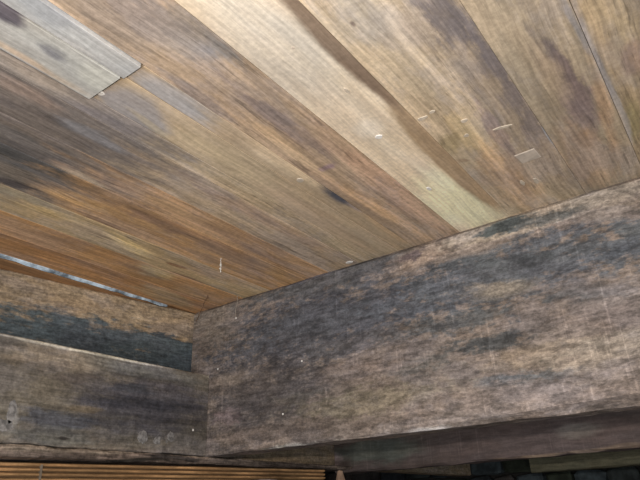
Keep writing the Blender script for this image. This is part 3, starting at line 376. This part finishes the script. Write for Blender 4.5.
# ------------------------------------------------------------------ metal strip in the open seam at far left
def strip_mesh():
    bm = bmesh.new(); prev = None; n = 40
    for i in range(n + 1):
        t = i / n; y = .2 + (1.86 - .2) * t
        xr = -2.283 - .004 * n1(y * 8, 3, 1); w = (.048 + .014 * n1(y * 6, 1, 7)) * (1 - t) ** .7 + .003
        z = .996 + .004 * n1(y * 12, 5, 2)
        ring = [bm.verts.new(Vector(p) * S) for p in ((xr, y, z), (xr - w * .5, y, z - .008 + .004 * n1(y * 20, 0, 0)), (xr - w, y, z + .002), (xr - w, y, z + .008), (xr, y, z + .008))]
        if prev:
            for k in range(5): bm.faces.new((prev[k], prev[(k+1) % 5], ring[(k+1) % 5], ring[k]))
        else: bm.faces.new(ring)
        prev = ring
    bm.faces.new(prev[::-1])
    bmesh.ops.recalc_face_normals(bm, faces=bm.faces)
    return bm
mm = plain('dull_zinc', (.40, .50, .60), .45, .75, 16.0)
link('metal_strip', strip_mesh(), mm, ceiling)

# ------------------------------------------------------------------ setting beyond and below
soil = plain('dry_soil', (.10, .075, .055), .95, .4, 6.0)
bm = bmesh.new(); bmesh.ops.create_grid(bm, x_segments=50, y_segments=50, size=1.9)
for v in bm.verts:
    v.co.x -= .6; v.co.y += .95; v.co.z = -.62 + .02 * n1(v.co.x * 4, v.co.y * 4, 0)
ground = tag(link('floor', bm, soil), kind='structure')

mortar = plain('dark_mortar', (.02, .019, .018), .95)
wall = tag(link('wall_back', box(bmesh.new(), (-5.2, 5.62, -1.56), (2.4, 5.85, 1.05)), mortar), kind='structure')
wall_l = tag(link('wall_left', box(bmesh.new(), (-4.3, -1.6, -1.56), (-4.1, 5.6, 1.05)), mortar), kind='structure')
stone_mats = [plain('stone_%d' % i, c, .9, .5, 9.0) for i, c in enumerate(
    [(.030, .036, .036), (.040, .036, .034), (.022, .026, .030), (.055, .07, .078), (.05, .04, .036), (.028, .034, .024)])]
stones = []
for k in range(4):
    bm = bmesh.new(); bmesh.ops.create_cube(bm, size=1.0)
    bmesh.ops.bevel(bm, geom=bm.edges[:] , offset=.14, segments=1, affect='EDGES')
    for v in bm.verts: v.co += Vector((n1(*(v.co * 3 + Vector((k * 5, 0, 0)))) * .12, n1(*(v.co * 3 + Vector((0, k * 5, 0)))) * .1, n1(*(v.co * 3 + Vector((0, 0, k * 5)))) * .12))
    me = bpy.data.meshes.new('stone'); bm.to_mesh(me); bm.free(); stones.append(me)
z = -.22
while z < .72:
    hgt = rnd.uniform(.13, .19); x = -4.05 + rnd.uniform(0, .2)
    while x < 1.9:
        w = rnd.uniform(.18, .36)
        me = stones[rnd.randrange(4)]
        o = bpy.data.objects.new('stone', me); COL.objects.link(o); o.parent = wall
        if not me.materials: me.materials.append(stone_mats[0])
        o.material_slots[0].link = 'OBJECT'; o.material_slots[0].material = stone_mats[rnd.randrange(6)]
        o.location = Vector((x + w / 2, 5.60 + rnd.uniform(-.02, .01), z + hgt / 2)) * S
        o.scale = Vector(((w - .02), .14, (hgt - .02))) * S
        x += w
    z += hgt

# reeded board lying under the bearer at lower left
A, B = Vector((-2.36, .15, .206)), Vector((-1.905, 2.66, .206))
dirv = (B - A).normalized(); A = A - dirv * .0
nrm = Vector((dirv.y, -dirv.x, 0))          # towards the camera
rb = empty('reeded_board', ((A + B) / 2 + Vector((0, 0, -.15))) * S)
tag(rb, 'orange-brown grooved board with horizontal ribs along the bottom left edge', 'board')
rw = wood('reeded_wood', (.32, .19, .09), 'y', streak=.3, fine=.25, seed=3.3)
rw2 = wood('reeded_back_wood', (.10, .06, .03), 'y', seed=4.3)
def bar(a, b, off0, off1, z0, z1, r=.3, n=24):
    """rounded rib running a->b, front at off1 along nrm"""
    bm = bmesh.new(); prev = None
    for i in range(n + 1):
        t = i / n; c = a + (b - a) * t; c.z = 0
        j = .0012 * n1(t * 14, z0 * 60, 0)
        prof = ((off0, z0), (off1 - (off1 - off0) * r, z0 + (z1 - z0) * .05), (off1, z0 + (z1 - z0) * .3), (off1, z0 + (z1 - z0) * .7), (off1 - (off1 - off0) * r, z0 + (z1 - z0) * .95), (off0, z1))
        ring = [bm.verts.new((c + nrm * (o + j) + Vector((0, 0, q + j))) * S) for o, q in prof]
        if prev:
            for k in range(6): bm.faces.new((prev[k], prev[(k+1) % 6], ring[(k+1) % 6], ring[k]))
        else: bm.faces.new(ring)
        prev = ring
    bm.faces.new(prev[::-1]); bmesh.ops.recalc_face_normals(bm, faces=bm.faces)
    return bm
part('board_back', bar(A, B, -.05, -.008, .08, .206, .05), rw2, rb)
for k in range(8):
    zt = .206 - k * .0172
    part('rib', bar(A, B, -.012, .006, zt - .0125, zt), rw, rb)
bm = bar(A + dirv * 1.105, A + dirv * 1.113, -.012, .008, .085, .206, .1, 2)
part('joint_strip', bm, plain('pale_strip', (.16, .13, .10)), rb)

# broken post and rubble pier showing their tops at the bottom edge
def stump(cx, cy, w, ztop, zbot, peak, seed):
    bm = bmesh.new(); prev = None
    m = 10
    for i in range(13):
        t = i / 12; z = zbot + (ztop - zbot) * t
        k = 1.0 if t < .85 else 1 - (t - .85) / .15 * peak
        ring = []
        for q in range(m):
            a = q * 2 * math.pi / m + .3
            rr = w * k * (1 + .14 * n1(math.cos(a) * 2, math.sin(a) * 2, z * 3 + seed))
            ring.append(bm.verts.new(Vector((cx + rr * math.cos(a), cy + rr * math.sin(a), z + .012 * n1(a * 2, seed, 0))) * S))
        if prev:
            for q in range(m): bm.faces.new((prev[q], prev[(q+1) % m], ring[(q+1) % m], ring[q]))
        else: bm.faces.new(ring[::-1])
        prev = ring
    bm.faces.new(prev); bmesh.ops.recalc_face_normals(bm, faces=bm.faces)
    return bm
o = link('broken_post', stump(-1.73, 2.55, .075, .186, -1.54, .85, 2), plain('post_wood', (.30, .20, .14), .8, .35, 12))
rebase(o, Vector((-1.73, 2.55, -1.54)) * S)
tag(o, 'peach-brown broken post, its pointed top just showing right of the ribbed board', 'post')
o = link('stone_pier', stump(-1.84, 2.10, .10, .142, -1.54, .35, 6), plain('pier_stone', (.16, .13, .125), .9, .35, 12))
rebase(o, Vector((-1.84, 2.10, -1.54)) * S)
tag(o, 'greyish-pink rough stone pier top at the bottom edge, left of the pointed post', 'pier')

# ------------------------------------------------------------------ small things
def strand(pts, r, beads, mat, name, label, cat):
    bm = bmesh.new(); prev = None
    pts = [Vector(p) for p in pts]
    for i, p in enumerate(pts):
        ring = [bm.verts.new((p + Vector((math.cos(a), math.sin(a), 0)) * r) * S) for a in (0, 2.09, 4.19)]
        if prev:
            for k in range(3): bm.faces.new((prev[k], prev[(k+1) % 3], ring[(k+1) % 3], ring[k]))
        prev = ring
    for i in beads:
        mt = Matrix.Translation(pts[i] * S)
        bmesh.ops.create_icosphere(bm, subdivisions=1, radius=r * S * rnd.uniform(1.8, 3.4), matrix=mt)
    o = link(name, bm, mat); rebase(o, pts[0] * S)
    return tag(o, label, cat)
silk = plain('dusty_silk', (.62, .60, .56), .8, .1)
dull = plain('grey_silk', (.30, .26, .22), .8, .2)
def wob(p0, p1, n, a, sd):
    p0, p1 = Vector(p0), Vector(p1)
    return [p0 + (p1 - p0) * (i / n) + Vector((n1(i * .7, sd, 0), n1(i * .7, 0, sd), n1(sd, i * .7, 0))) * a for i in range(n + 1)]
strand(wob(CW[0], CW[1], 12, .004, 1), .0016, (5, 6, 7, 9, 10, 12), silk, 'cobweb_strand', 'white beaded cobweb thread hanging from the boards near the corner', 'cobweb')
strand(wob(CW[2], CW[3], 12, .010, 2), .0014, (12,), dull, 'cobweb_strand', 'faint grey cobweb thread with a speck at its end, hanging over the joist left end', 'cobweb')
strand(wob(CW[4], CW[5], 12, .010, 3), .0022, (1, 2), plain('brown_root', (.16, .10, .06)), 'hanging_rootlet', 'thin brown dry rootlet hanging in the corner where boards meet both beams', 'root')

def patch(name, c, u, v, nrm_, pts, th, mat, parent, label=None):
    """thin irregular flake lying on a surface: outline pts in (u, v), thickness th along nrm_"""
    c, u, v, nn = Vector(c), Vector(u), Vector(v), Vector(nrm_)
    bm = bmesh.new()
    lo = [bm.verts.new((c + u * a + v * b_ - nn * .002) * S) for a, b_ in pts]
    hi = [bm.verts.new((c + u * a * .9 + v * b_ * .9 + nn * th) * S) for a, b_ in pts]
    k = len(pts)
    bm.faces.new(lo[::-1]); bm.faces.new(hi)
    for i in range(k): bm.faces.new((lo[i], lo[(i+1) % k], hi[(i+1) % k], hi[i]))
    bmesh.ops.recalc_face_normals(bm, faces=bm.faces)
    o = part(name, bm, mat, parent)
    if label: o['label'] = label
    return o
def blobpts(a, b, n, sd):
    return [(a * math.cos(q * 2 * math.pi / n) * (1 + .45 * n1(q * 1.3, sd, 0)), b * math.sin(q * 2 * math.pi / n) * (1 + .45 * n1(q * 1.3, 0, sd))) for q in range(n)]
mud = plain('pale_dried_mud', (.20, .195, .195), .9, .45, 60)
white = plain('white_speck', (.75, .74, .72), .7, .05)
for i, (p, a, b_) in enumerate(MUD):
    patch('mud_smear', p, (0, 1, 0), (0, 0, 1), (1, 0, 0), blobpts(a, b_, 17, i * 3.3), .0008, mud, front, 'pale grey dried mud smear' if i == 0 else None)
for i, (p, on) in enumerate(SPECKS):
    if on == 'joist': patch('paint_fleck', p, (1, 0, 0), (0, 0, 1), (0, -1, 0), blobpts(.0045, .005, 6, i), .002, white, joist)
    else: patch('paint_fleck', p, (0, 1, 0), (0, 0, 1), (1, 0, 0), blobpts(.005, .006, 6, i), .002, white, front)
glue = plain('dried_glue', (.52, .46, .38), .6, .15, 60)
paper = plain('stuck_paper', (.50, .44, .38), .8, .15, 30)
fb = [c for c in ceiling.children if c.name.startswith('floorboard')]
def board_at(x, y):
    for o in fb:
        xs = [v.co.x / S for v in o.data.vertices]; ys = [v.co.y / S for v in o.data.vertices]
        if min(xs) <= x <= max(xs) and min(ys) <= y <= max(ys): return o
    return fb[0]
for i, (p, ang, a, b_, kind) in enumerate(CEIL_BITS):
    u = Vector((math.cos(ang), math.sin(ang), 0)); v = Vector((-u.y, u.x, 0))
    pts = [(-a, -b_), (a, -b_ * .9), (a * .95, b_), (-a, b_ * .85)] if kind == 'paper' else blobpts(a, b_, 10, i * 2.7)
    patch('paper_scrap' if kind == 'paper' else 'glue_smear', (p[0], p[1], .9985), u, v, (0, 0, -1), pts, .0008, {'paper': paper, 'glue': glue, 'white': white}[kind], board_at(p[0], p[1]))
